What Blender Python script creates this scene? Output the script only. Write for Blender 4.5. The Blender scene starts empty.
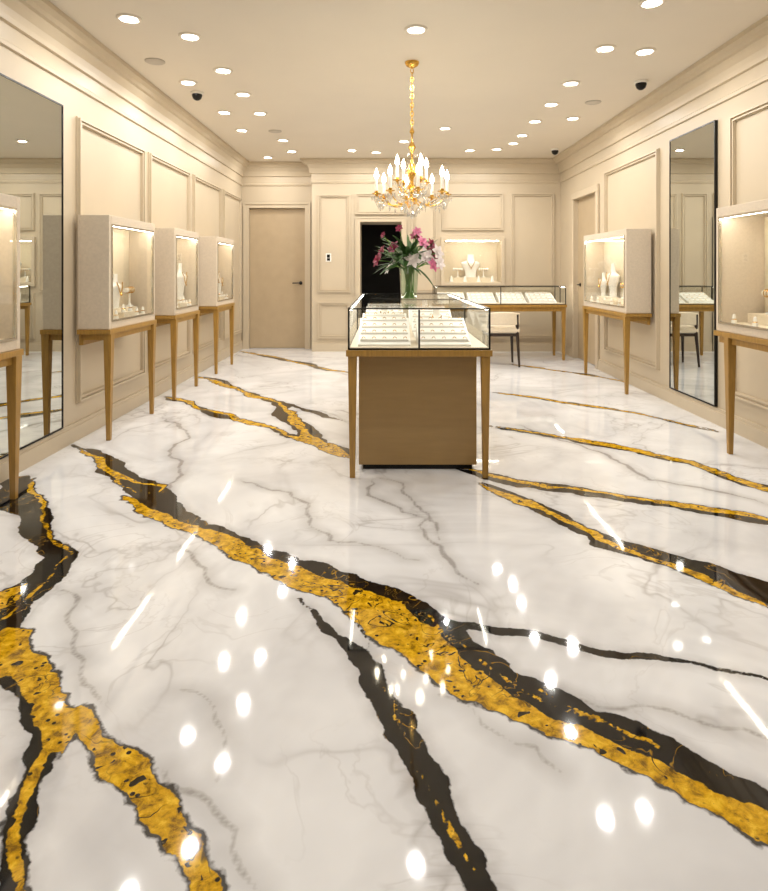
import bpy, math, random
import numpy as np
from mathutils import Vector, Matrix
random.seed(7)
F=620.0; CH=1.18; VX=385.0; HY=270.0; H=2.78
XL=-2.15; XR=2.55; YB=9.0; YB2=9.3; YF=-2.5
scene=bpy.context.scene
try:
    scene.view_settings.view_transform='Standard'
    scene.view_settings.look='None'
except Exception: pass

# ------------------------------------------------------------ materials
def mat_new(name):
    m=bpy.data.materials.new(name); m.use_nodes=True
    nt=m.node_tree
    b=nt.nodes.get('Principled BSDF')
    return m,nt,b
def srgb(r,g,b):
    def c(u):
        u/=255.0
        return u/12.92 if u<=0.04045 else ((u+0.055)/1.055)**2.4
    return (c(r),c(g),c(b),1)
def paint(name,col,rough=0.5,metal=0.0,var=0.06,scale=8,bump=0.0,bscale=200,stretch=(1,1,1),spec=0.5):
    m,nt,b=mat_new(name)
    tc=nt.nodes.new('ShaderNodeTexCoord'); mp=nt.nodes.new('ShaderNodeMapping')
    mp.inputs['Scale'].default_value=stretch
    nt.links.new(tc.outputs['Object'],mp.inputs['Vector'])
    n=nt.nodes.new('ShaderNodeTexNoise'); n.inputs['Scale'].default_value=scale; n.inputs['Detail'].default_value=3
    nt.links.new(mp.outputs[0],n.inputs['Vector'])
    r=nt.nodes.new('ShaderNodeValToRGB')
    r.color_ramp.elements[0].position=0.3; r.color_ramp.elements[1].position=0.7
    r.color_ramp.elements[0].color=(col[0]*(1-var),col[1]*(1-var),col[2]*(1-var),1)
    r.color_ramp.elements[1].color=(min(1,col[0]*(1+var)),min(1,col[1]*(1+var)),min(1,col[2]*(1+var)),1)
    nt.links.new(n.outputs['Fac'],r.inputs[0]); nt.links.new(r.outputs[0],b.inputs['Base Color'])
    b.inputs['Roughness'].default_value=rough; b.inputs['Metallic'].default_value=metal
    b.inputs['Specular IOR Level'].default_value=spec
    if bump>0:
        n2=nt.nodes.new('ShaderNodeTexNoise'); n2.inputs['Scale'].default_value=bscale
        nt.links.new(tc.outputs['Object'],n2.inputs['Vector'])
        bp=nt.nodes.new('ShaderNodeBump'); bp.inputs['Strength'].default_value=bump; bp.inputs['Distance'].default_value=0.002
        nt.links.new(n2.outputs['Fac'],bp.inputs['Height']); nt.links.new(bp.outputs[0],b.inputs['Normal'])
    return m
def emis(name,col,s):
    m,nt,b=mat_new(name)
    b.inputs['Base Color'].default_value=(0.8,0.8,0.8,1)
    b.inputs['Emission Color'].default_value=(*col,1); b.inputs['Emission Strength'].default_value=s
    return m
def glassy(name,tint=(0.98,0.99,0.985,1),f0=0.03,f1=0.5,pw=4.0,rough=0.01,diff=0.0):
    m=bpy.data.materials.new(name); m.use_nodes=True; nt=m.node_tree
    nt.nodes.clear()
    o=nt.nodes.new('ShaderNodeOutputMaterial'); t=nt.nodes.new('ShaderNodeBsdfTransparent'); g=nt.nodes.new('ShaderNodeBsdfGlossy')
    t.inputs[0].default_value=tint; g.inputs['Roughness'].default_value=rough
    lw=nt.nodes.new('ShaderNodeLayerWeight'); lw.inputs[0].default_value=0.5
    p=nt.nodes.new('ShaderNodeMath'); p.operation='POWER'; p.inputs[1].default_value=pw
    q=nt.nodes.new('ShaderNodeMath'); q.operation='MULTIPLY_ADD'; q.inputs[1].default_value=f1; q.inputs[2].default_value=f0
    nt.links.new(lw.outputs['Facing'],p.inputs[0]); nt.links.new(p.outputs[0],q.inputs[0])
    mx=nt.nodes.new('ShaderNodeMixShader')
    nt.links.new(q.outputs[0],mx.inputs[0]); nt.links.new(t.outputs[0],mx.inputs[1]); nt.links.new(g.outputs[0],mx.inputs[2])
    out=mx.outputs[0]
    if diff>0:
        df=nt.nodes.new('ShaderNodeBsdfDiffuse'); df.inputs[0].default_value=(0.95,0.94,0.9,1)
        m2=nt.nodes.new('ShaderNodeMixShader'); m2.inputs[0].default_value=diff
        nt.links.new(out,m2.inputs[1]); nt.links.new(df.outputs[0],m2.inputs[2]); out=m2.outputs[0]
    nt.links.new(out,o.inputs[0])
    return m
M={}
LAMP_W=6.9; LAMP_COL=(1.0,0.968,0.922)
M['wall']=paint('wall_paint',srgb(196,181,156),0.45,var=0.03,scale=2)
M['ceil']=paint('ceiling_paint',srgb(222,213,198),0.55,var=0.015,scale=2)
M['trim']=paint('trim_paint',srgb(198,183,158),0.4,var=0.02)
M['door']=paint('door_paint',srgb(178,158,128),0.4,var=0.03)
M['wood']=paint('brass_oak_wood',srgb(162,124,58),0.3,var=0.16,scale=14,stretch=(6,6,0.6))
M['body']=paint('bronze_laminate',srgb(156,127,80),0.33,var=0.05,scale=5,stretch=(1,1,8))
M['case']=paint('linen_casing',srgb(210,196,176),0.6,var=0.05,scale=60,bump=0.3,bscale=300)
M['cream']=paint('cream_fabric',srgb(222,208,184),0.7,var=0.04,scale=40)
M['white']=paint('white_leather',srgb(240,236,228),0.5,var=0.02)
M['black']=paint('black_metal',(0.012,0.011,0.01),0.3,metal=0.6,var=0.1)
M['gold']=paint('gold_metal',srgb(225,175,80),0.2,metal=1,var=0.05)
M['brass']=paint('pale_brass',srgb(226,180,90),0.22,metal=1,var=0.05)
M['silver']=paint('silver_metal',srgb(205,200,190),0.25,metal=1,var=0.03)
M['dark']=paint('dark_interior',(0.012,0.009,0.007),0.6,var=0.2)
M['darkwood']=paint('dark_wood',(0.03,0.018,0.012),0.35,var=0.3,scale=20,stretch=(5,5,1))
M['mirror']=paint('mirror_silver',(0.60,0.62,0.59),0.005,metal=1,var=0.0)
M['glass']=glassy('clear_glass')
M['vglass']=glassy('vase_glass',(0.90,0.96,0.92,1),0.06,0.6,3.0)
M['led']=emis('led_strip_light',(1.0,0.93,0.80),38)
M['lens']=emis('downlight_lens',LAMP_COL,8)
M['bulb']=emis('candle_bulb_light',(1.0,0.88,0.66),40)
M['grey']=paint('grille_grey',srgb(190,182,170),0.6)
M['leaf']=paint('leaf_green',srgb(58,92,40),0.5,var=0.3,scale=20)
M['stem']=paint('stem_green',srgb(92,130,56),0.5,var=0.2)
M['pink']=paint('petal_pink',srgb(222,130,165),0.5,var=0.2,scale=30)
M['magenta']=paint('petal_magenta',srgb(135,22,62),0.5,var=0.3,scale=30)
M['petalw']=paint('petal_white',srgb(240,230,228),0.5,var=0.05)
M['crystal']=glassy('crystal',(0.97,0.96,0.93,1),0.3,0.6,1.5,0.03,diff=0.18)

# ------------------------------------------------------------ geometry helper
class G:
    def __init__(s): s.v=[]; s.f=[]; s.mi=[]; s.cur=0
    def add(s,vs,fs):
        o=len(s.v); s.v+= [tuple(v) for v in vs]
        for f in fs: s.f.append([i+o for i in f]); s.mi.append(s.cur)
    def box(s,x0,x1,y0,y1,z0,z1):
        if x0>x1:x0,x1=x1,x0
        if y0>y1:y0,y1=y1,y0
        s.add([(x0,y0,z0),(x1,y0,z0),(x1,y1,z0),(x0,y1,z0),(x0,y0,z1),(x1,y0,z1),(x1,y1,z1),(x0,y1,z1)],
              [(0,3,2,1),(4,5,6,7),(0,1,5,4),(1,2,6,5),(2,3,7,6),(3,0,4,7)])
    def hexa(s,bot,top):
        s.add(list(bot)+list(top),[(0,3,2,1),(4,5,6,7),(0,1,5,4),(1,2,6,5),(2,3,7,6),(3,0,4,7)])
    def leg(s,cx,cy,z0,z1,w0,w1):
        a=w0/2;b=w1/2
        s.hexa([(cx-a,cy-a,z0),(cx+a,cy-a,z0),(cx+a,cy+a,z0),(cx-a,cy+a,z0)],[(cx-b,cy-b,z1),(cx+b,cy-b,z1),(cx+b,cy+b,z1),(cx-b,cy+b,z1)])
    def lathe(s,prof,n=20,c=(0,0,0),sx=1,sy=1,M=None,caps=True):
        vs=[];fs=[]
        for r,z in prof:
            for i in range(n):
                a=2*math.pi*i/n
                p=Vector((r*math.cos(a)*sx,r*math.sin(a)*sy,z))
                if M: p=M@p
                vs.append((p.x+c[0],p.y+c[1],p.z+c[2]))
        for k in range(len(prof)-1):
            for i in range(n):
                j=(i+1)%n
                fs.append((k*n+i,k*n+j,(k+1)*n+j,(k+1)*n+i))
        if caps and prof[0][0]>1e-4: fs.append(tuple(range(n))[::-1])
        if caps and prof[-1][0]>1e-4: fs.append(tuple((len(prof)-1)*n+i for i in range(n)))
        s.add(vs,fs)
    def sphere(s,c,r,n=10,sz=1):
        prof=[(max(1e-5,r*math.sin(math.pi*k/n)),-r*sz*math.cos(math.pi*k/n)) for k in range(n+1)]
        s.lathe(prof,n+2,c)
    def tube(s,pts,r,n=8,closed=False):
        pts=[Vector(p) for p in pts]; m=len(pts)
        rs=r if isinstance(r,(list,tuple)) else [r]*m
        vs=[];fs=[]; up=Vector((0,0,1)); prev=None
        for i,p in enumerate(pts):
            if closed: t=pts[(i+1)%m]-pts[i-1]
            else: t=pts[min(i+1,m-1)]-pts[max(i-1,0)]
            t.normalize()
            if prev is None:
                a=up if abs(t.dot(up))<0.9 else Vector((1,0,0))
                u=t.cross(a).normalized()
            else:
                u=(prev-t*prev.dot(t)).normalized()
            prev=u; w=t.cross(u)
            for k in range(n):
                an=2*math.pi*k/n
                vs.append(p+(u*math.cos(an)+w*math.sin(an))*rs[i])
        for i in range(m if closed else m-1):
            i2=(i+1)%m
            for k in range(n):
                k2=(k+1)%n
                fs.append((i*n+k,i*n+k2,i2*n+k2,i2*n+k))
        if not closed:
            fs.append(tuple(range(n))[::-1]); fs.append(tuple((m-1)*n+k for k in range(n)))
        s.add(vs,fs)
    def ring(s,c,R,r,M=None,n=20,k=6,sx=1,sy=1):
        pts=[]
        for i in range(n):
            a=2*math.pi*i/n; p=Vector((R*sx*math.cos(a),R*sy*math.sin(a),0))
            if M: p=M@p
            pts.append(p+Vector(c))
        s.tube(pts,r,k,True)
    def obj(s,name,mats,parent=None,smooth=False,bevel=0.0,loc=None):
        me=bpy.data.meshes.new(name); me.from_pydata(s.v,[],s.f)
        if not isinstance(mats,(list,tuple)): mats=[mats]
        for mm in mats: me.materials.append(M[mm] if isinstance(mm,str) else mm)
        me.polygons.foreach_set('material_index',s.mi)
        me.validate(); me.update()
        o=bpy.data.objects.new(name,me); scene.collection.objects.link(o)
        if parent: o.parent=parent
        if loc: o.location=loc
        if smooth:
            me.polygons.foreach_set('use_smooth',[True]*len(me.polygons))
            try: me.set_sharp_from_angle(angle=math.radians(40))
            except Exception: pass
        if bevel>0:
            b=o.modifiers.new('bevel','BEVEL'); b.width=bevel; b.segments=2; b.limit_method='ANGLE'
        return o
def empty(name,loc=(0,0,0),rot=0):
    e=bpy.data.objects.new(name,None); e.empty_display_size=0.2
    e.location=loc; e.rotation_euler=(0,0,rot); scene.collection.objects.link(e); return e

# ------------------------------------------------------------ room shell
g=G(); g.box(XL-0.2,XL,YF-0.2,YB2+0.3,0,H); g.obj('wall_left','wall')
DY0,DY1,DZ=7.45,8.32,2.12
g=G(); g.box(XR,XR+0.25,YF-0.2,DY0,0,H); g.box(XR,XR+0.25,DY1,YB+0.6,0,H); g.box(XR,XR+0.25,DY0,DY1,DZ,H)
g.obj('wall_right','wall')
g=G(); g.box(XL,XR,YF-0.2,YF,0,H); g.obj('wall_front','wall')
BXL=-1.06
g=G()
g.box(BXL,-0.36,YB,YB2+0.3,0,H); g.box(-0.36,0.24,YB,YB2+0.3,1.88,H); g.box(0.24,0.86,YB,YB2+0.3,0,H)
g.box(0.86,1.68,YB,YB2+0.3,0,0.99); g.box(0.86,1.68,YB,YB2+0.3,1.61,H); g.box(0.86,1.68,YB+0.32,YB2+0.3,0.99,1.61)
g.box(1.68,XR,YB,YB2+0.3,0,H)
g.box(XL,-2.04,YB2,YB2+0.3,0,H); g.box(-1.2,BXL,YB2,YB2+0.3,0,H); g.box(-2.04,-1.2,YB2,YB2+0.3,2.11,H)
g.obj('wall_back','wall')
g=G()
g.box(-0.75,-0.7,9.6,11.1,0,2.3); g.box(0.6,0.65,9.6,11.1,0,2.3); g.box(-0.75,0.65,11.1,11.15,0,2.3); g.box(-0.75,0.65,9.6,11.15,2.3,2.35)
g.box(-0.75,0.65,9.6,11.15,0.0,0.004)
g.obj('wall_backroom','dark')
g=G(); g.box(XL-0.2,XR+0.25,YF-0.2,YB2+0.3,H,H+0.12); g.obj('ceiling','ceil')

def loop_sweep(poly,prof,name,mat):
    n=len(poly); vs=[];fs=[]
    for (o,z) in prof:
        for i in range(n):
            p=Vector(poly[i]); a=(p-Vector(poly[i-1])).normalized(); b=(Vector(poly[(i+1)%n])-p).normalized()
            na=Vector((-a.y,a.x)); nb=Vector((-b.y,b.x))
            q=p+(na+nb)*o
            vs.append((q.x,q.y,z))
    for k in range(len(prof)-1):
        for i in range(n):
            j=(i+1)%n; fs.append((k*n+i,k*n+j,(k+1)*n+j,(k+1)*n+i))
    g=G(); g.add(vs,fs); return g.obj(name,mat)
poly=[(XL,YF),(XR,YF),(XR,YB),(BXL,YB),(BXL,YB2),(XL,YB2)]
loop_sweep(poly,[(0.0,2.44),(0.018,2.445),(0.02,2.47),(0.008,2.48),(0.008,2.575),(0.03,2.58),(0.035,2.61),(0.045,2.65),(0.07,2.69),(0.075,2.705),(0.10,2.71),(0.115,2.735),(0.15,2.75),(0.155,H-0.001)],'trim_1','trim')

def mould(g,side,a0,a1,z0,z1,at=None):
    for off,w,dep in ((0,0.05,0.014),(0.008,0.016,0.030),(0.036,0.010,0.024)):
        A0,A1,Z0,Z1=a0+off,a1-off,z0+off,z1-off
        for (p0,p1,q0,q1) in ((A0,A1,Z1-w,Z1),(A0,A1,Z0,Z0+w),(A0,A0+w,Z0+w,Z1-w),(A1-w,A1,Z0+w,Z1-w)):
            if side=='L': g.box(XL,XL+dep,p0,p1,q0,q1)
            elif side=='R': g.box(XR-dep,XR,p0,p1,q0,q1)
            else: g.box(p0,p1,at-dep,at,q0,q1)
g=G()
for a0,a1 in ((-1.9,-0.6),(-0.45,0.9),(1.05,2.65),(4.31,5.5),(5.62,6.78),(6.92,8.08),(8.2,9.2)):
    mould(g,'L',a0,a1,0.25,2.25)
g.obj('trim_2','trim')
g=G()
for a0,a1 in ((-1.9,-0.6),(-0.45,0.9),(1.05,2.4),(2.55,4.55),(5.75,7.15)):
    mould(g,'R',a0,a1,0.25,2.31)
g.obj('trim_3','trim')
g=G()
mould(g,'B',-0.98,-0.50,0.18,0.72,YB); mould(g,'B',-0.98,-0.50,0.85,2.28,YB)
mould(g,'B',-0.44,0.30,1.98,2.3,YB); mould(g,'B',0.38,0.76,0.85,2.3,YB); mould(g,'B',0.82,1.72,1.75,2.3,YB)
mould(g,'B',0.82,1.72,0.18,0.85,YB); mould(g,'B',1.82,2.46,0.85,2.3,YB); mould(g,'B',1.82,2.46,0.18,0.72,YB)
g.obj('trim_4','trim')
def bb(name,boxes):
    g=G()
    for (x0,x1,y0,y1,sx,sy) in boxes:
        for t,z0,z1 in ((0.022,0,0.10),(0.014,0.10,0.125)):
            if sx: g.box(x0,x0+sx*t,y0,y1,z0,z1)
            else: g.box(x0,x1,y0,y0+sy*t,z0,z1)
    g.obj(name,'trim')
bb('baseboard_left',[(XL,0,YF,YB2,1,0)])
bb('baseboard_right',[(XR,0,YF,DY0-0.09,-1,0),(XR,0,DY1+0.09,YB,-1,0)])
bb('baseboard_back',[(BXL,-0.44,YB,0,0,-1),(0.32,XR,YB,0,0,-1)])
bb('baseboard_front',[(XL,XR,YF,0,0,1)])

# doors
g=G()
g.box(-2.036,-1.204,YB2+0.05,YB2+0.09,0.006,2.106)
d=g.obj('door_1','door')
g=G(); g.lathe([(0.026,0),(0.026,0.008),(0.01,0.01),(0.01,0.045)],14,M=Matrix.Rotation(math.pi/2,4,'X'),c=(-1.27,YB2+0.05,0.985))
g.tube([(-1.27,YB2+0.008,0.985),(-1.33,YB2+0.006,0.985),(-1.39,YB2+0.008,0.983)],0.009,8)
g.obj('handle','black',d,True)
g=G()
for w0,w1,dep in ((0,0.085,0.02),(0.055,0.085,0.035)):
    g.box(-2.04-w1,-2.04-w0,YB2-dep,YB2,0,2.11+w1); g.box(-1.2+w0,-1.2+w1,YB2-dep,YB2,0,2.11+w1); g.box(-2.04-w0,-1.2+w0,YB2-dep,YB2,2.11+w0,2.11+w1)
g.obj('trim_5','trim')
g=G(); g.box(XR+0.04,XR+0.08,DY0+0.002,DY1-0.002,0.006,DZ-0.002)
d=g.obj('door_2','door')
g=G(); g.lathe([(0.026,0),(0.026,0.008),(0.01,0.01),(0.01,0.04)],14,M=Matrix.Rotation(-math.pi/2,4,'Y'),c=(XR+0.04,8.22,0.985))
g.tube([(XR+0.0,8.22,0.985),(XR+0.0,8.11,0.985)],0.009,8); g.obj('handle','black',d,True)
g=G()
g.box(XR-0.03,XR,DY0-0.085,DY0,0,DZ); g.box(XR-0.03,XR,DY1,DY1+0.085,0,DZ); g.box(XR-0.03,XR,DY0-0.085,DY1+0.085,DZ,DZ+0.085)
g.obj('trim_6','trim',bevel=0.008)
g=G()
for w0,w1,dep in ((0,0.07,0.025),(0.05,0.07,0.035)):
    g.box(-0.36-w1,-0.36-w0,YB-dep,YB,0,1.88+w1); g.box(0.24+w0,0.24+w1,YB-dep,YB,0,1.88+w1); g.box(-0.36-w0,0.24+w0,YB-dep,YB,1.88+w0,1.88+w1)
g.obj('trim_7','trim')

# ------------------------------------------------------------ floor veins
def p2f(x,y):
    d=CH*F/(y-HY); return ((x-VX)*d/F,d)
rng=random.Random(11)
def jag(poly,amp=0.075,minlen=0.03):
    out=[];n=len(poly)
    def sub(a,b,depth):
        L=math.hypot(b[0]-a[0],b[1]-a[1])
        if L<minlen or depth>6: return [a]
        mx=(a[0]+b[0])/2;my=(a[1]+b[1])/2
        nx=-(b[1]-a[1]);ny=b[0]-a[0]
        t=rng.gauss(0,amp)
        t=max(-2*amp,min(2*amp,t))
        m=(mx+nx*t,my+ny*t)
        return sub(a,m,depth+1)+sub(m,b,depth+1)
    for i in range(n): out+=sub(poly[i],poly[(i+1)%n],0)
    return out
def band_h(l): return jag([p2f(x,a) for x,a,b in l]+[p2f(x,b) for x,a,b in reversed(l)])
def band_v(l): return jag([p2f(a,y) for y,a,b in l]+[p2f(b,y) for y,a,b in reversed(l)])
def polyp(l): return jag([p2f(x,y) for x,y in l])
def line(pts,w,wob=0.05,taper=True,dy=0):
    P=[p2f(x,y+dy) for x,y in pts]
    c=jag(P+[P[-1]],wob,0.06)
    c=c[:c.index(P[-1])+1] if P[-1] in c else c
    n=len(c);L=[];R=[]
    ww=1.0
    for i,q in enumerate(c):
        a=c[max(i-1,0)];b=c[min(i+1,n-1)]
        tx,ty=b[0]-a[0],b[1]-a[1];l=math.hypot(tx,ty)or 1
        ww+=rng.uniform(-0.35,0.35); ww=max(0.45,min(1.5,ww))
        e=min(1,i/4,(n-1-i)/4) if taper else 1
        h=w/2*ww*max(e,0.15)
        L.append((q[0]-ty/l*h,q[1]+tx/l*h));R.append((q[0]+ty/l*h,q[1]-tx/l*h))
    return L+R[::-1]
black=[
 band_h([(72,444,447),(95,449,462),(112,456,480),(128,470,494),(142,478,508),(160,486,520),(200,520,534),(240,536,551),(270,549,565),(300,560,580),(340,571,595),(380,584,606),(410,594,630),(440,613,658),(470,636,676),(500,657,694),(540,681,716),(580,700,732),(620,716,750),(660,733,768),(700,755,792),(740,776,812),(800,805,840)]),
 polyp([(2,480),(30,475),(42,500),(50,530),(80,552),(70,568),(50,590),(30,612),(12,640),(-25,690),(-25,610),(5,590),(30,575),(44,558),(28,540),(16,515),(-5,495)]),
 band_v([(650,-40,0),(690,5,34),(715,20,62),(735,33,74),(760,20,54),(800,10,36),(840,2,24),(891,-2,22),(940,-2,20)]),
 band_v([(598,296,302),(625,316,330),(650,343,367),(670,358,384),(700,370,397),(730,385,418),(760,400,433),(800,418,454),(840,440,473),(891,466,498),(940,488,520)]),
 line([(445,621),(500,632),(570,644),(640,656),(700,664),(800,687)],0.030,taper=False),
 line([(455,468),(520,484),(580,491),(640,501),(700,510),(800,528)],0.085),
 line([(480,482),(520,500),(560,517),(600,540)],0.07),
 band_h([(590,530,545),(640,544,558),(690,560,576),(730,570,592),(800,590,618)]),
 line([(490,427),(560,438),(630,450),(690,463),(730,478),(800,502)],0.085),
 line([(490,392),(560,402),(630,412),(718,432)],0.06),
 line([(510,364),(560,371),(600,377),(650,386)],0.07),
 line([(165,396),(200,408),(250,422),(300,438),(352,458)],0.085),
 line([(196,376),(240,390),(278,402),(300,425),(325,445),(350,458)],0.11),
 line([(278,402),(310,411),(350,422)],0.05),
 line([(240,351),(290,361),(350,373)],0.08),
 line([(378,676),(370,660),(352,615)],0.006),
]
gold=[
 band_h([(122,496,500),(140,503,514),(170,515,526),(215,531,545),(245,545,563),(270,558,577),(300,566,590),(340,580,606),(365,590,634),(400,602,652),(430,627,676),(460,655,699),(490,679,710),(520,700,722),(560,720,738),(600,736,754),(640,754,773),(680,774,794),(720,794,815),(800,832,856)]),
 line([(78,448),(100,458),(112,472),(135,482),(164,486),(158,494)],0.035),
 line([(95,456),(118,482),(140,494)],0.02),
 line([(34,478),(44,505),(49,530),(72,553),(50,578),(25,600),(-15,630)],0.02),
 polyp([(-25,600),(0,592),(26,584),(20,600),(0,612),(-25,630)]),
 polyp([(-25,650),(8,627),(32,630),(42,655),(62,688),(88,712),(72,735),(60,758),(42,742),(34,705),(12,676),(-25,672)]),
 line([(52,735),(38,765),(24,800),(14,850),(12,930)],0.016,taper=False),
 polyp([(78,704),(100,728),(115,742),(140,756),(158,785),(178,798),(188,830),(210,862),(216,920),(190,920),(184,868),(160,834),(138,812),(128,790),(100,778),(96,755),(75,732)]),
 line([(372,668),(392,700),(404,735)],0.006),
 line([(412,762),(440,808),(462,850),(485,900)],0.008),
 line([(455,468),(520,484),(580,491),(640,501),(700,510),(800,528)],0.045,dy=-2),
 line([(480,482),(520,500),(560,517),(600,538),(640,554),(700,575),(800,620)],0.06,dy=1),
 line([(490,427),(560,438),(630,450),(690,463),(730,478),(800,502)],0.055,dy=-1),
 line([(490,392),(560,402),(630,412),(718,432)],0.035),
 line([(510,364),(560,371),(600,377),(650,386)],0.045),
 line([(165,396),(200,408),(250,422),(300,438),(352,458)],0.055,dy=1),
 line([(196,376),(240,390),(278,402),(300,425),(325,445),(350,458)],0.07),
 line([(240,351),(290,361),(350,373)],0.04),
 line([(400,600),(440,628),(480,660),(540,700),(600,722)],0.010),
 line([(540,690),(600,718),(660,748),(720,778)],0.008),
]
gray=[
 line([(372,480),(400,508),(425,535),(450,560),(478,584)],0.016,0.12),
 line([(380,478),(412,500),(440,540)],0.008,0.12),
 line([(165,418),(190,438),(182,475),(165,500)],0.03,0.12),
 line([(62,590),(70,625),(84,660),(102,705)],0.006,0.1),
 line([(180,545),(205,568),(235,590)],0.008,0.1),
 line([(165,770),(200,795),(235,830),(262,895)],0.012,0.1),
 line([(560,690),(640,705),(700,722),(790,748)],0.012,0.1),
 line([(440,695),(500,735),(560,772)],0.006,0.12),
 line([(180,690),(215,720),(218,780)],0.005,0.12),
 line([(520,425),(580,445),(650,480),(768,505)],0.015,0.08),
 line([(240,480),(300,500),(330,540),(420,560)],0.010,0.12),
]
xs=np.arange(XL-0.05,XR+0.26,0.0125)
ys=np.concatenate([np.arange(YF-0.1,0.85,0.12),np.arange(0.85,2.6,0.0095),np.arange(2.6,4.6,0.015),np.arange(4.6,YB2+0.35,0.03),[11.15]])
XX,YY=np.meshgrid(xs,ys); nx,ny=len(xs),len(ys)
PX=XX.ravel();PY=YY.ravel(); N=nx*ny
def field(polys):
    out=np.full(N,0.25)
    for P in polys:
        P=np.array(P); mrg=0.22
        x0,y0=P.min(0)-mrg; x1,y1=P.max(0)+mrg
        idx=np.where((PX>x0)&(PX<x1)&(PY>y0)&(PY<y1))[0]
        if len(idx)==0: continue
        px=PX[idx];py=PY[idx]; md=np.full(len(idx),1.0); ins=np.zeros(len(idx),bool)
        for i in range(len(P)):
            ax,ay=P[i];bx,by=P[(i+1)%len(P)]
            dx,dy=bx-ax,by-ay;L=dx*dx+dy*dy
            if L<1e-12: continue
            if abs(ay-by)>1e-12:
                c=((py>=ay)!=(py>=by))
                xi=ax+(py-ay)*dx/dy
                ins^=(c&(px<xi))
            t=np.clip(((px-ax)*dx+(py-ay)*dy)/L,0,1)
            md=np.minimum(md,(px-ax-t*dx)**2+(py-ay-t*dy)**2)
        dd=np.sqrt(md); dd[ins]*=-1
        out[idx]=np.minimum(out[idx],dd)
    return out
fb,fg,fy=field(black),field(gold),field(gray)
me=bpy.data.meshes.new('floor')
co=np.stack([PX,PY,np.zeros(N)],1).ravel()
I,J=np.meshgrid(np.arange(nx-1),np.arange(ny-1)); a=(J*nx+I).ravel()
quads=np.stack([a,a+1,a+nx+1,a+nx],1).astype(np.int32); nf=len(quads)
me.vertices.add(N); me.vertices.foreach_set('co',co)
me.loops.add(nf*4); me.loops.foreach_set('vertex_index',quads.ravel())
me.polygons.add(nf); me.polygons.foreach_set('loop_start',np.arange(nf,dtype=np.int32)*4)
try: me.polygons.foreach_set('loop_total',np.full(nf,4,dtype=np.int32))
except Exception: pass
me.update(calc_edges=True)
for nm,fv in (('vein_black',fb),('vein_gold',fg),('vein_gray',fy)):
    at=me.attributes.new(nm,'FLOAT','POINT'); at.data.foreach_set('value',fv.astype(np.float32))
fl=bpy.data.objects.new('floor',me); scene.collection.objects.link(fl)

m=bpy.data.materials.new('marble_gold_vein'); m.use_nodes=True; nt=m.node_tree; bs=nt.nodes['Principled BSDF']
L=nt.links.new
def nd(t,**k):
    n=nt.nodes.new(t)
    for a,v in k.items(): setattr(n,a,v)
    return n
geo=nd('ShaderNodeNewGeometry')
def noise(scale,detail=4,dist=0.0,rough=0.5,vec=None):
    n=nd('ShaderNodeTexNoise'); n.inputs['Scale'].default_value=scale; n.inputs['Detail'].default_value=detail
    n.inputs['Distortion'].default_value=dist; n.inputs['Roughness'].default_value=rough
    L(vec or geo.outputs['Position'],n.inputs['Vector']); return n.outputs['Fac']
def math_(op,a,b=None,c=None,clamp=False):
    n=nd('ShaderNodeMath',operation=op); n.use_clamp=clamp
    for i,v in enumerate((a,b,c)):
        if v is None: continue
        if isinstance(v,(int,float)): n.inputs[i].default_value=v
        else: L(v,n.inputs[i])
    return n.outputs[0]
def mr(v,a,b,c=0,d=1):
    n=nd('ShaderNodeMapRange'); n.inputs[1].default_value=a;n.inputs[2].default_value=b;n.inputs[3].default_value=c;n.inputs[4].default_value=d
    L(v,n.inputs[0]); return n.outputs[0]
def mix(f,a,b):
    n=nd('ShaderNodeMix',data_type='RGBA')
    if isinstance(f,(int,float)): n.inputs[0].default_value=f
    else: L(f,n.inputs[0])
    for i,v in ((6,a),(7,b)):
        if isinstance(v,tuple): n.inputs[i].default_value=v
        else: L(v,n.inputs[i])
    return n.outputs[2]
def attr(n_):
    n=nd('ShaderNodeAttribute'); n.attribute_name=n_; return n.outputs['Fac']
nA=math_('SUBTRACT',noise(15,3),0.5); nB=math_('SUBTRACT',noise(65,2),0.5)
def jitter(a,m1,m2):
    return math_('ADD',math_('ADD',a,math_('MULTIPLY',nA,m1)),math_('MULTIPLY',nB,m2))
AB=jitter(attr('vein_black'),0.025,0.010)
AG=jitter(attr('vein_gold'),-0.03,0.012)
AY=jitter(attr('vein_gray'),0.02,0.006)
cloud=noise(1.3,4,0.6,0.6)
base=mix(mr(cloud,0.35,0.7),srgb(214,215,218),srgb(238,239,241))
gate=mr(noise(1.3,1),0.45,0.62)
def ridge(scale,dist,w,detail=4):
    r=math_('ABSOLUTE',math_('SUBTRACT',noise(scale,detail,dist,0.55),0.5))
    return mr(r,w,0.0)
n09=math_('ABSOLUTE',math_('SUBTRACT',noise(0.9,4,1.2,0.55),0.5))
base=mix(math_('MULTIPLY',mr(n09,0.09,0.0),0.22),base,srgb(160,158,162))
base=mix(math_('MULTIPLY',math_('MULTIPLY',mr(n09,0.014,0.0),gate),0.38),base,srgb(130,124,120))
base=mix(math_('MULTIPLY',math_('MULTIPLY',ridge(2.2,1.5,0.018),gate),0.22),base,srgb(140,132,126))
base=mix(math_('MULTIPLY',mr(AY,0.06,0.0),0.30),base,srgb(145,141,138))
base=mix(math_('MULTIPLY',mr(AY,0.007,-0.003),0.5),base,srgb(108,98,90))
base=mix(math_('MULTIPLY',mr(AB,0.045,0.0),math_('ADD',math_('MULTIPLY',nA,0.8),0.24)),base,srgb(110,104,102))
gn=noise(28,5,0.4,0.68)
blackc=mix(mr(gn,0.5,0.8),(0.003,0.003,0.004,1),(0.02,0.018,0.017,1))
fl5=math_('ABSOLUTE',math_('SUBTRACT',noise(5,3,1.8,0.5),0.5))
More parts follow.
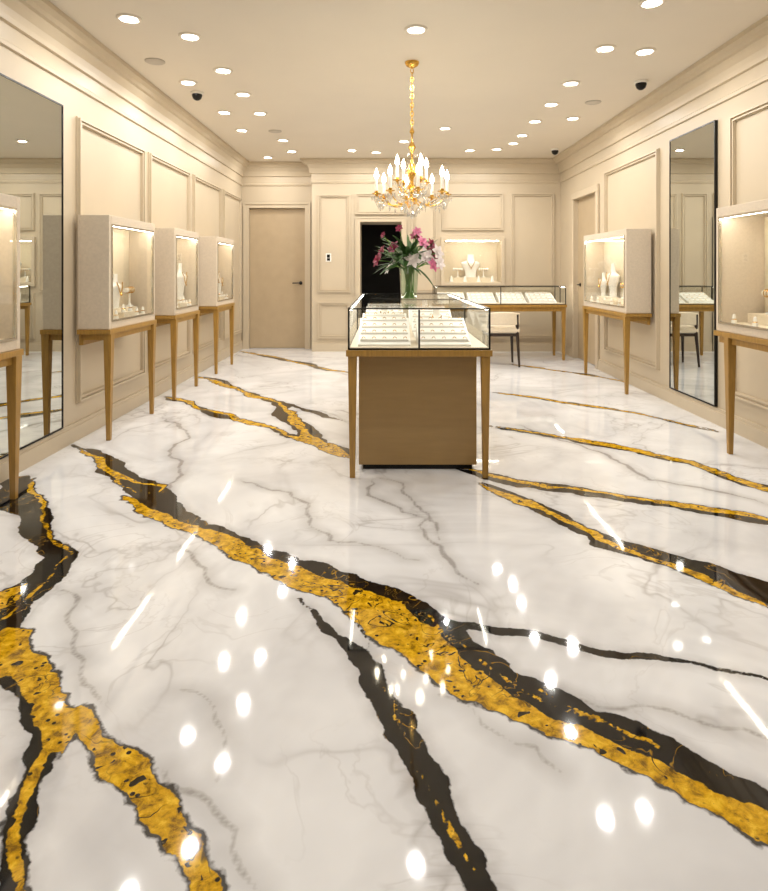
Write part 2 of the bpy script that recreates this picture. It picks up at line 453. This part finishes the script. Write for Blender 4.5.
gate2=mr(noise(3,1),0.49,0.56)
blackc=mix(math_('MULTIPLY',mr(fl5,0.010,0.003),gate2),blackc,srgb(150,112,24))
c=mix(mr(AB,0.002,-0.002),base,blackc)
# uneven dark border hugging the gold
rim=mr(math_('ADD',AG,math_('MULTIPLY',nA,-0.03)),0.013,0.005)
c=mix(math_('MULTIPLY',rim,0.92),c,srgb(26,21,14))
goldc=mix(mr(gn,0.36,0.50),srgb(118,84,6),srgb(204,156,16))
goldc=mix(mr(gn,0.52,0.66),goldc,srgb(234,190,48))
vo=nd('ShaderNodeTexVoronoi'); vo.inputs['Scale'].default_value=34; L(geo.outputs['Position'],vo.inputs['Vector'])
spots=math_('MULTIPLY',mr(vo.outputs['Distance'],0.24,0.18),mr(nA,0.0,0.06))
holes=math_('MAXIMUM',spots,mr(noise(24,2,0.4,0.4),0.655,0.672))
goldc=mix(math_('MAXIMUM',holes,math_('MULTIPLY',mr(fl5,0.012,0.005),gate2)),goldc,srgb(30,23,12))
gm=mr(AG,0.002,-0.001)
c=mix(gm,c,goldc)
L(c,bs.inputs['Base Color'])
bs.inputs['Roughness'].default_value=0.045
bs.inputs['Specular IOR Level'].default_value=0.5
wv=nd('ShaderNodeBump'); wv.inputs['Strength'].default_value=0.05; wv.inputs['Distance'].default_value=0.01
L(noise(5,1),wv.inputs['Height']); L(wv.outputs[0],bs.inputs['Normal'])
me.materials.append(m)

# ------------------------------------------------------------ jewellery helpers
def bust(gw,gg,c,h=0.22,s=1.0,M0=None):
    prof=[(0.0,0),(0.050,0),(0.052,0.006),(0.050,0.03),(0.060,0.07),(0.078,0.10),(0.092,0.128),(0.094,0.142),(0.080,0.152),(0.050,0.160),(0.034,0.172),(0.029,0.20),(0.030,0.225),(0.0,0.226)]
    k=h/0.226
    Mr=(M0 or Matrix.Identity(4))
    gw.lathe([(r*k*s,z*k) for r,z in prof],20,c,sx=1,sy=0.36,M=Mr)
    pts=[]
    for i in range(15):
        t=-1+2*i/14
        x=0.042*t*k; z=(0.095+0.075*abs(t)**1.4)*k
        y=-(0.036*k if abs(t)<0.8 else 0.030*k)
        pts.append(Vector(c)+Mr@Vector((x,y,z)))
    gg.tube(pts,0.0042,6)
    gg.sphere(tuple(Vector(c)+Mr@Vector((0,-0.040*k,0.088*k))),0.009,6)
def tbar(gw,gg,c,h,M0):
    gw.lathe([(0.03,0),(0.03,0.008),(0.008,0.012),(0.008,h)],12,c)
    a=Vector(c)+M0@Vector((-0.07,0,h)); b=Vector(c)+M0@Vector((0.07,0,h))
    gw.tube([a,b],0.02,12)
    Mt=M0@Matrix.Rotation(math.pi/2,4,'Y')
    for t in (0.2,0.4,0.6,0.8): gg.ring(tuple(a.lerp(b,t)),0.024,0.003,Mt,16,5)
def tray(gc,gw,gg,x0,x1,y0,y1,z,tilt,nxr,nyr):
    dz=(y1-y0)*math.tan(tilt); t=0.012
    gc.hexa([(x0,y0,z),(x1,y0,z),(x1,y1,z),(x0,y1,z)],[(x0,y0,z+t),(x1,y0,z+t),(x1,y1,z+t+dz),(x0,y1,z+t+dz)])
    for j in range(nyr):
        f=(j+0.5)/nyr; yy=y0+(y1-y0)*f; zz=z+t+dz*f
        gw.tube([(x0+0.012,yy,zz+0.004),(x1-0.012,yy,zz+0.004)],0.0095,8)
        for i in range(nxr):
            xx=x0+(x1-x0)*(i+0.5)/nxr
            gg.ring((xx,yy+0.012,zz+0.012),0.0095,0.0022,Matrix.Rotation(math.radians(75),4,'X'),12,5)

# ------------------------------------------------------------ wall cabinets on consoles
def cabinet(side,xf,y0,y1,z0=0.77,z1=1.56,variant=0,legin=0.03):
    s=1 if side=='L' else -1; xw=XL if side=='L' else XR
    D=abs(xf-xw); L_=y1-y0
    e=empty('wall_display_cabinet',(xw,(y0+y1)/2,0))
    hy=L_/2; u0=0.032
    def bx(g,a,b,c,d,z,w): g.box(s*a,s*b,c,d,z,w)
    t=0.035
    g=G()
    bx(g,u0,u0+0.015,-hy,hy,z0,z1); bx(g,u0+0.015,D,-hy,-hy+t,z0,z1); bx(g,u0+0.015,D,hy-t,hy,z0,z1)
    bx(g,u0+0.015,D,-hy+t,hy-t,z0,z0+0.05); bx(g,u0+0.015,D,-hy+t,hy-t,z1-0.06,z1)
    g.obj('casing','case',e,bevel=0.003)
    zi0,zi1=z0+0.05,z1-0.06; yi0,yi1=-hy+t,hy-t
    g=G(); w=0.012
    bx(g,D-0.012,D+0.006,yi0,yi1,zi0,zi0+w); bx(g,D-0.012,D+0.006,yi0,yi1,zi1-w,zi1)
    bx(g,D-0.012,D+0.006,yi0,yi0+w,zi0+w,zi1-w); bx(g,D-0.012,D+0.006,yi1-w,yi1,zi0+w,zi1-w)
    g.obj('door_frame','silver',e)
    g=G(); bx(g,D-0.006,D-0.002,yi0+w,yi1-w,zi0+w,zi1-w); g.obj('glass_pane','glass',e)
    g=G(); bx(g,D-0.04,D-0.025,yi0+0.02,yi1-0.02,zi1-0.010,zi1-0.001)
    g.obj('led_strip','led',e)
    g=G(); bx(g,u0+0.016,u0+0.02,yi0,yi1,zi0,zi1); bx(g,u0+0.02,D-0.02,yi0,yi1,zi0,zi0+0.006)
    um=(u0+D)/2
    bx(g,u0+0.02,um,yi0+0.05,yi1-0.05,zi0+0.006,zi0+0.07)
    bx(g,um-0.01,D-0.035,-0.10,0.10,zi0+0.006,zi0+0.045)
    g.obj('display_plinth','cream',e,bevel=0.002)
    gw=G(); gg=G()
    Mr=Matrix.Rotation(s*math.pi/2,4,'Z')
    cx=s*(u0+0.075)
    nb=3 if L_<1.0 else 4
    for i in range(nb):
        yy=yi0+(yi1-yi0)*(i+0.5)/nb
        kind=(i+variant)%3
        if kind==2: tbar(gw,gg,(cx,yy,zi0+0.071),0.13,Mr)
        else: bust(gw,gg,(cx,yy,zi0+0.071),(0.36,0.26)[kind],0.92,Mr)
    for k in range(6):
        yy=yi0+0.08+(yi1-yi0-0.16)*k/5
        xx=s*(D-0.055)
        zb_=zi0+(0.046 if abs(yy)<0.1 else 0.007)
        gw.lathe([(0.018,0),(0.008,0.055),(0.002,0.06)],10,(xx,yy,zb_))
        gg.ring((xx,yy,zb_+0.026),0.0135,0.0028,None,12,5)
    gw.obj('necklace_busts','white',e,True); gg.obj('jewellery','gold',e,True)
    zt=z0-0.001
    g=G(); bx(g,u0,D+0.012,-hy-0.012,hy+0.012,zt-0.032,zt)
    bx(g,u0+0.02,D-0.01,-hy+0.02,hy-0.02,zt-0.075,zt-0.032)
    for yy in (-hy+legin,hy-legin):
        g.leg(s*(D-0.015),yy,0,zt-0.03,0.028,0.055)
    bx(g,u0,u0+0.03,-hy+0.02,hy-0.02,zt-0.11,zt-0.032)
    g.obj('console_table','wood',e,bevel=0.002)
    return e
cabinet('L',-1.90,4.27,5.12,variant=0)
cabinet('L',-1.90,5.60,6.32,variant=1)
cabinet('L',-1.90,7.0,7.78,variant=2)
cabinet('L',-1.90,2.35,3.23,variant=1)
cabinet('R',2.28,5.86,7.12,variant=1,z1=1.57)
cabinet('R',2.20,2.75,4.12,z0=0.78,z1=1.59,variant=2,legin=0.14)

# ------------------------------------------------------------ mirrors
def wmirror(side,y0,y1,z0,z1):
    s=1 if side=='L' else -1; xw=XL if side=='L' else XR
    e=empty('wall_mirror',(xw,(y0+y1)/2,(z0+z1)/2)); hy=(y1-y0)/2;hz=(z1-z0)/2
    g=G(); g.box(0,s*0.02,-hy,hy,-hz,hz); g.obj('mirror_glass','mirror',e)
    g=G();w=0.010
    for a in ((-hy-w,hy+w,hz,hz+w),(-hy-w,hy+w,-hz-w,-hz),(-hy-w,-hy,-hz,hz),(hy,hy+w,-hz,hz)):
        g.box(0,s*0.024,a[0],a[1],a[2],a[3])
    g.obj('mirror_frame','black',e)
wmirror('L',2.85,4.09,0.142,2.26)
wmirror('R',4.76,5.50,0.142,2.32)

# ------------------------------------------------------------ glass counters
def counter(x0,x1,y0,y1,body=True,zs=0.728,zt=0.965,mull_x=True,mulls_y=(0.5,)):
    e=empty('glass_display_counter',((x0+x1)/2,(y0+y1)/2,0)); hx=(x1-x0)/2;hy=(y1-y0)/2
    g=G(); g.box(-hx-0.01,hx+0.01,-hy-0.01,hy+0.01,zs-0.036,zs)
    for yy in (-hy+0.03,hy-0.03):
        for xx in (-hx+0.025,hx-0.025): g.leg(xx,yy,0,zs-0.036,0.03,0.05)
    if not body:
        g.box(-hx+0.05,hx-0.05,-hy+0.015,-hy+0.035,zs-0.09,zs-0.036)
        g.box(-hx+0.05,hx-0.05,hy-0.035,hy-0.015,zs-0.09,zs-0.036)
    g.obj('table_frame','wood',e,bevel=0.002)
    if body:
        g=G(); g.box(-hx+0.055,hx-0.055,-hy+0.16,hy-0.16,0.03,zs-0.037); g.obj('cabinet_base','body',e,bevel=0.003)
        g=G(); g.box(-hx+0.08,hx-0.08,-hy+0.18,hy-0.18,0.0,0.03); g.obj('plinth','black',e)
    w=0.010
    g=G(); Z0=zs+0.001
    for xx in (-hx,hx-w):
        for yy in (-hy,hy-w): g.box(xx,xx+w,yy,yy+w,Z0,zt)
    for zz in (Z0,zt-w*0.8):
        for yy in (-hy,hy-w): g.box(-hx+w,hx-w,yy,yy+w,zz,zz+w*0.8)
        for xx in (-hx,hx-w): g.box(xx,xx+w,-hy+w,hy-w,zz,zz+w*0.8)
    if mull_x: g.box(-w/2,w/2,-hy,-hy+w,Z0+w,zt-w)
    for f in mulls_y:
        yy=-hy+2*hy*f
        for xx in (-hx,hx-w): g.box(xx,xx+w,yy-w/2,yy+w/2,Z0+w,zt-w)
        g.box(-hx,hx,yy-w/2,yy+w/2,zt-w*0.8,zt)
    g.obj('case_frame','black',e)
    g=G(); gt=0.004
    g.box(-hx+w,hx-w,-hy+0.003,-hy+0.003+gt,Z0+w,zt-w); g.box(-hx+w,hx-w,hy-0.003-gt,hy-0.003,Z0+w,zt-w)
    g.box(-hx+0.003,-hx+0.003+gt,-hy+w,hy-w,Z0+w,zt-w); g.box(hx-0.003-gt,hx-0.003,-hy+w,hy-w,Z0+w,zt-w)
    g.box(-hx+w,hx-w,-hy+w,hy-w,zt-0.005,zt-0.001)
    g.obj('glass_case','glass',e)
    g=G(); g.box(-hx+w,hx-w,-hy+w,hy-w,Z0,Z0+0.012); g.obj('display_deck','cream',e)
    g=G()
    for xx in (-hx+w+0.001,hx-w-0.007): g.box(xx,xx+0.006,-hy+0.05,hy-0.05,zt-0.014,zt-0.0085)
    g.obj('led_strip','led',e)
    gc=G();gw=G();gg=G()
    ncol=2 if hx<0.5 else 4
    nrow=max(1,int((2*hy-0.1)/0.36))
    for j in range(nrow):
        ya=-hy+0.06+j*(2*hy-0.12)/nrow; yb=ya+(2*hy-0.12)/nrow-0.07
        for i in range(ncol):
            xa=-hx+0.055+i*(2*hx-0.11)/ncol; xb=xa+(2*hx-0.11)/ncol-0.045
            if (j>0 and (i+j)%3==2 and body):
                bust(gw,gg,((xa+xb)/2,(ya+yb)/2,Z0+0.021),0.17,1.0)
                gc.box(xa,xb,ya,yb,Z0+0.012,Z0+0.02)
            else:
                tray(gc,gw,gg,xa,xb,ya,yb,Z0+0.012,math.radians(20),5,4)
    gc.obj('jewellery_trays','white',e,bevel=0.002); gw.obj('tray_padding','white',e,True); gg.obj('jewellery','gold',e,True)
    return e
counter(-0.21,0.596,3.50,5.70)
counter(0.66,2.36,8.08,8.6,body=False,mull_x=True)

# ------------------------------------------------------------ wall niche in back wall
e=empty('display_niche',(1.27,YB,1.3))
g=G()
for a in ((-0.46,0.46,0.31,0.36),(-0.46,0.46,-0.36,-0.31),(-0.46,-0.41,-0.31,0.31),(0.41,0.46,-0.31,0.31)):
    g.box(a[0],a[1],-0.04,0.0,a[2],a[3])
g.obj('niche_frame','trim',e,bevel=0.004)
g=G(); g.box(-0.41,0.41,0.30,0.318,-0.309,0.309); g.box(-0.41,0.41,0.0,0.30,-0.309,-0.295); g.box(-0.3,0.3,0.12,0.28,-0.295,-0.23); g.obj('niche_lining','cream',e)
g=G(); g.box(-0.38,0.38,0.02,0.035,0.296,0.308); g.obj('led_strip','led',e)
gw=G();gg=G()
bust(gw,gg,(0.0,0.2,-0.229),0.34)
for xx in (-0.19,0.19): tbar(gw,gg,(xx,0.2,-0.229),0.12,Matrix.Identity(4))
for xx in (-0.3,-0.1,0.1,0.3): gw.lathe([(0.03,0),(0.012,0.08),(0.004,0.09)],12,(xx,0.07,-0.294))
gw.obj('necklace_busts','white',e,True); gg.obj('jewellery','gold',e,True)
g=G(); g.box(-0.41,0.41,-0.012,-0.008,-0.31,0.31); g.obj('glass_pane','glass',e)

# light switch
g=G(); g.box(-0.04,0.04,-0.008,0,-0.06,0.06)
g.cur=1; g.box(-0.022,0.022,-0.014,-0.008,0.0,0.045); g.box(-0.022,0.022,-0.012,-0.008,-0.045,-0.01)
g.obj('light_switch',['white','black'],loc=(-0.82,YB,1.36))

# ------------------------------------------------------------ chair
def chair(x,y,rot):
    e=empty('upholstered_chair',(x,y,0),rot)
    g=G()
    for sx in (-1,1):
        g.tube([(sx*0.19,-0.19,0),(sx*0.175,-0.17,0.42)],[0.013,0.022],8)
        g.tube([(sx*0.19,0.22,0),(sx*0.175,0.17,0.42),(sx*0.17,0.20,0.64)],[0.013,0.022,0.016],8)
    g.box(-0.18,0.18,-0.18,0.18,0.37,0.405)
    g.obj('legs','darkwood',e,True)
    g=G(); g.box(-0.21,0.21,-0.21,0.195,0.405,0.49); g.obj('seat_cushion','cream',e,True,bevel=0.03)
    g=G()
    vs=[];n=9
    for i in range(n):
        a=-1+2*i/(n-1); xx=0.205*a; yy=0.215-0.06*a*a
        for (dy,z) in ((-0.02,0.51),(0.025,0.51),(0.035,0.67-0.02*a*a),(0.0,0.67-0.02*a*a)): vs.append((xx,yy+dy,z))
    fs=[]
    for i in range(n-1):
        for k in range(4): fs.append((i*4+k,i*4+(k+1)%4,(i+1)*4+(k+1)%4,(i+1)*4+k))
    fs.append((0,3,2,1)); fs.append(((n-1)*4,(n-1)*4+1,(n-1)*4+2,(n-1)*4+3))
    g.add(vs,fs); g.obj('backrest','cream',e,True,bevel=0.01)
chair(1.44,7.74,math.radians(180))

# ------------------------------------------------------------ ceiling fittings
def dl(px,py): d=(H-CH)*F/(HY-py); return ((px-VX)*d/F,d)
def downlight(x,y,r=0.078):
    g=G(); n=24
    g.lathe([(r,0),(r,-0.004),(r*0.92,-0.009),(r*0.74,-0.010),(r*0.66,-0.002)],n,caps=False)
    g.cur=1; g.lathe([(r*0.66,-0.002),(1e-5,-0.0022)],n,caps=False)
    o=g.obj('recessed_downlight',['ceil','lens'],None,False,loc=(x,y,H-0.0005))
    ld=bpy.data.lights.new('lamp','AREA'); ld.shape='DISK'; ld.size=2*r*0.50; ld.energy=LAMP_W; ld.color=LAMP_COL
    lo=bpy.data.objects.new('lamp',ld); scene.collection.objects.link(lo); lo.parent=o; lo.location=(0,0,-0.006)
for px,py in ((129,18),(190,36),(416,29),(652,2),(645,51),(605,48),(188,82),(223,70),(243,94),(224,112),(260,113),(242,130),(283,140),(292,151),(268,157),(352,150),(571,83),(551,104),(573,118),(535,121),(522,135),(513,143),(497,149),(445,128),(470,150),(404,141),(376,152)):
    x,y=dl(px,py); downlight(x,y)
for x,y in ((-1.5,2.7),(0.2,2.7),(1.6,2.7),(-1.4,1.0),(0.2,1.0),(1.7,1.0),(-1.3,-1.0),(0.2,-1.0),(1.7,-1.0)):
    downlight(x,y)
for px,py in ((155,61),(275,131),(593,102)):
    x,y=dl(px,py); g=G(); g.lathe([(0.075,0),(0.075,-0.006),(0.065,-0.011),(0.02,-0.013),(1e-5,-0.013)],24); g.obj('ceiling_speaker','grey',None,True,loc=(x,y,H-0.0005))
def cam(x,y):
    e=empty('security_camera',(x,y,H-0.0005)); g=G(); g.lathe([(0.055,0),(0.055,-0.018),(0.048,-0.022),(1e-5,-0.022)],20); g.obj('mount','white',e,True)
    g=G(); g.lathe([(0.045,-0.022),(0.045,-0.035),(0.036,-0.06),(0.018,-0.074),(1e-5,-0.078)],20); g.obj('dome','black',e,True)
for px,py in ((197,92),(641,81),(555,149)):
    cam(*dl(px,py))

# ------------------------------------------------------------ chandelier
cx,cy=dl(412,62)
e=empty('crystal_chandelier',(cx,cy,0))
k=cy/F
def zz(py): return CH+(HY-py)*k
g=G()
g.lathe([(1e-5,H-0.001),(0.055,H-0.001),(0.055,H-0.012),(0.045,H-0.03),(0.018,H-0.045),(1e-5,H-0.05)][::-1],20)
z=H-0.05; i=0
while z>zz(126):
    Mx=Matrix.Rotation(math.pi/2,4,'X')
    if i%2: Mx=Matrix.Rotation(math.pi/2,4,'Z')@Mx
    g.ring((0,0,z-0.018),0.014,0.0042,Mx,12,5,sx=0.8,sy=1.5); z-=0.033; i+=1
zt=zz(128)
prof=[(0.0,zt),(0.008,zt),(0.02,zt-0.03),(0.008,zt-0.05),(0.006,zt-0.10),(0.022,zt-0.13),(0.03,zt-0.15),(0.012,zt-0.18),(0.007,zt-0.24),(0.02,zt-0.28),(0.04,zt-0.32),(0.042,zt-0.34),(0.025,zt-0.37),(0.012,zt-0.40),(0.012,zt-0.45),(0.03,zt-0.47),(0.034,zt-0.49),(0.015,zt-0.52),(0.02,zt-0.55),(0.0,zt-0.57)]
g.lathe([(max(r,1e-5),z) for r,z in prof][::-1],20)
gc=G();gb=G();gr=G()
def drop(p,s=0.012,l=0.03):
    gr.lathe([(1e-5,-l),(s*0.75,-l*0.45),(s,-l*0.1),(s*0.4,l*0.25),(1e-5,l*0.35)],6,p)
zc=zz(198)
for ringi,(n,R,up,off) in enumerate(((8,0.275,0.0,0.12),(4,0.13,0.10,0.5))):
    for i in range(n):
        a=2*math.pi*i/n+off; c_,s_=math.cos(a),math.sin(a)
        pts=[]
        for t in np.linspace(0,1,14):
            r=0.02+(R-0.02)*t
            h=zc+up-0.07*math.sin(math.pi*t)+0.02*t
            pts.append((r*c_,r*s_,h))
        g.tube(pts,0.006,6)
        x,y,h=pts[-1]
        g.lathe([(1e-5,-0.012),(0.008,-0.01),(0.012,0.0),(0.034,0.008),(0.036,0.012),(0.014,0.014),(0.015,0.026),(0.012,0.03),(1e-5,0.03)],14,(x,y,h))
        gc.lathe([(0.012,0.03),(0.012,0.12),(0.004,0.122)],10,(x,y,h))
        gb.lathe([(0.006,0.12),(0.016,0.137),(0.017,0.148),(0.010,0.178),(1e-5,0.205)],8,(x,y,h))
        for q in range(6):
            b=2*math.pi*q/6; drop((x+0.034*math.cos(b),y+0.034*math.sin(b),h-0.02),0.008,0.030)
        drop((x,y,h-0.035),0.012,0.05)
        a2=2*math.pi*(i+1)/n+off
        x2,y2=R*math.cos(a2),R*math.sin(a2)
        for q in range(1,12):
            t=q/12; gr.sphere((x+(x2-x)*t,y+(y2-y)*t,h-0.01-0.06*4*t*(1-t)),0.007,4)
            if q%3==0: drop((x+(x2-x)*t,y+(y2-y)*t,h-0.03-0.06*4*t*(1-t)),0.009,0.035)
        if ringi==0:
            for q in range(1,12):
                t=q/12; r=R*(1-t)+0.02*t; gr.sphere((r*c_,r*s_,h+(zt-0.13-h)*t**2.4-0.02*math.sin(math.pi*t)),0.0045,4)
for i in range(8):
    a=2*math.pi*i/8
    for q in range(4): drop((0.10*(1-q*0.22)*math.cos(a),0.10*(1-q*0.22)*math.sin(a),zc-0.05-0.022*q),0.011,0.034)
gr.sphere((0,0,zc-0.14),0.020,8)
g.obj('brass_frame','brass',e,True); gc.obj('candle_sleeves','white',e,True); gb.obj('candle_bulbs','bulb',e,True); gr.obj('crystals','crystal',e)

# ------------------------------------------------------------ vase of flowers
vd=4.30; vx=(409-VX)*vd/F; vz=0.966
e=empty('flower_vase',(vx,vd,vz))
g=G(); g.lathe([(1e-5,0.012),(0.050,0.014),(0.056,0.10),(0.064,0.235),(0.067,0.235),(0.060,0.10),(0.054,0.0),(1e-5,0.0)][::-1],28); g.obj('vase_glass','vglass',e,True)
rf=random.Random(5)
gs=G();gl=G();gp={'pink':G(),'magenta':G(),'petalw':G()}
def petal(g,base,dirv,side,l,w,curl):
    n=Vector(dirv).cross(Vector(side)).normalized(); d=Vector(dirv).normalized(); s=Vector(side).normalized()
    vs=[];K=6
    for i in range(K+1):
        t=i/K; ww=w*math.sin(math.pi*min(0.97,t*0.9+0.08))**0.8
        p=Vector(base)+d*l*t+n*curl*l*t*t
        vs+= [p-s*ww/2,p+n*(-0.12*ww),p+s*ww/2]
    fs=[]
    for i in range(K):
        for q in range(2): fs.append((i*3+q,i*3+q+1,(i+1)*3+q+1,(i+1)*3+q))
    g.add(vs,fs)
def flower(g,c,axis,size,n=6):
    A=Vector(axis).normalized(); u=A.orthogonal().normalized(); v=A.cross(u)
    for layer,(m,tilt,sc) in enumerate(((n,0.35,1.0),(n-2,1.0,0.6))):
        for i in range(m):
            a=2*math.pi*i/m+layer*0.5
            rd=u*math.cos(a)+v*math.sin(a)
            d=(rd+A*tilt).normalized(); s=A.cross(rd).normalized()
            petal(g,c,d,s,size*sc,size*0.62*sc,-0.25)
spec=[(-0.22,0.20,'magenta',0.05),(-0.19,0.28,'magenta',0.055),(-0.11,0.31,'magenta',0.055),(-0.08,0.19,'petalw',0.055),(-0.01,0.27,'magenta',0.05),(0.02,0.22,'petalw',0.06),
 (-0.07,0.42,'magenta',0.03),(0.09,0.32,'pink',0.055),(0.15,0.34,'magenta',0.045),(0.11,0.24,'petalw',0.065),(0.19,0.26,'petalw',0.06),(0.16,0.17,'pink',0.05),(-0.14,0.15,'petalw',0.045),(0.20,0.19,'petalw',0.05),(0.05,0.39,'pink',0.035),(-0.18,0.39,'magenta',0.025)]
for (fx,fz,cc,sz) in spec:
    for rep in range(2):
        if rep==1 and rf.random()<0.5: continue
        yy=rf.uniform(-0.14,-0.03) if rep==0 else rf.uniform(0.03,0.15)
        x_=fx*(1 if rep==0 else rf.uniform(-0.9,0.9)); z_=fz+0.07+rf.uniform(-0.02,0.02)
        c=Vector((x_,yy,z_)); ax=Vector((x_*1.5,yy*2.5,0.12))
        flower(gp[cc],c,ax,sz)
        b=Vector((rf.uniform(-0.03,0.03),rf.uniform(-0.03,0.03),0.02)); mid=Vector((x_*0.18,yy*0.18,0.22))
        gs.tube([b,b*0.4+mid*0.6,mid,mid*0.45+c*0.55+Vector((0,0,0.02)),c],0.0032,6)
for i in range(90):
    a=rf.uniform(0,2*math.pi); r=rf.uniform(0.4,1.0)
    b=Vector((0.05*math.cos(a)*r,0.05*math.sin(a)*r,rf.uniform(0.22,0.36)))
    d=Vector((math.cos(a)*r,math.sin(a)*r,rf.uniform(-0.2,1.1))).normalized()
    s=d.cross(Vector((0,0,1))).normalized()
    petal(gl,b,d,s,rf.uniform(0.12,0.26),rf.uniform(0.02,0.045),rf.uniform(0.1,0.4))
gs.obj('stems','stem',e,True); gl.obj('leaves','leaf',e,True)
for kx,gx in gp.items(): gx.obj('blooms_'+kx,kx,e,True)

# ------------------------------------------------------------ world + camera
w=bpy.data.worlds.new('World'); scene.world=w; w.use_nodes=True
w.node_tree.nodes['Background'].inputs[0].default_value=(0.9,0.8,0.65,1); w.node_tree.nodes['Background'].inputs[1].default_value=0.1
cd=bpy.data.cameras.new('Camera'); co_=bpy.data.objects.new('Camera',cd); scene.collection.objects.link(co_)
co_.location=(0,0,CH); co_.rotation_euler=(math.pi/2,0,0)
cd.sensor_fit='HORIZONTAL'; cd.sensor_width=36; cd.lens=F*36/768; cd.shift_x=-(VX-384)/768; cd.shift_y=-(445.5-HY)/768
cd.clip_start=0.05
scene.camera=co_
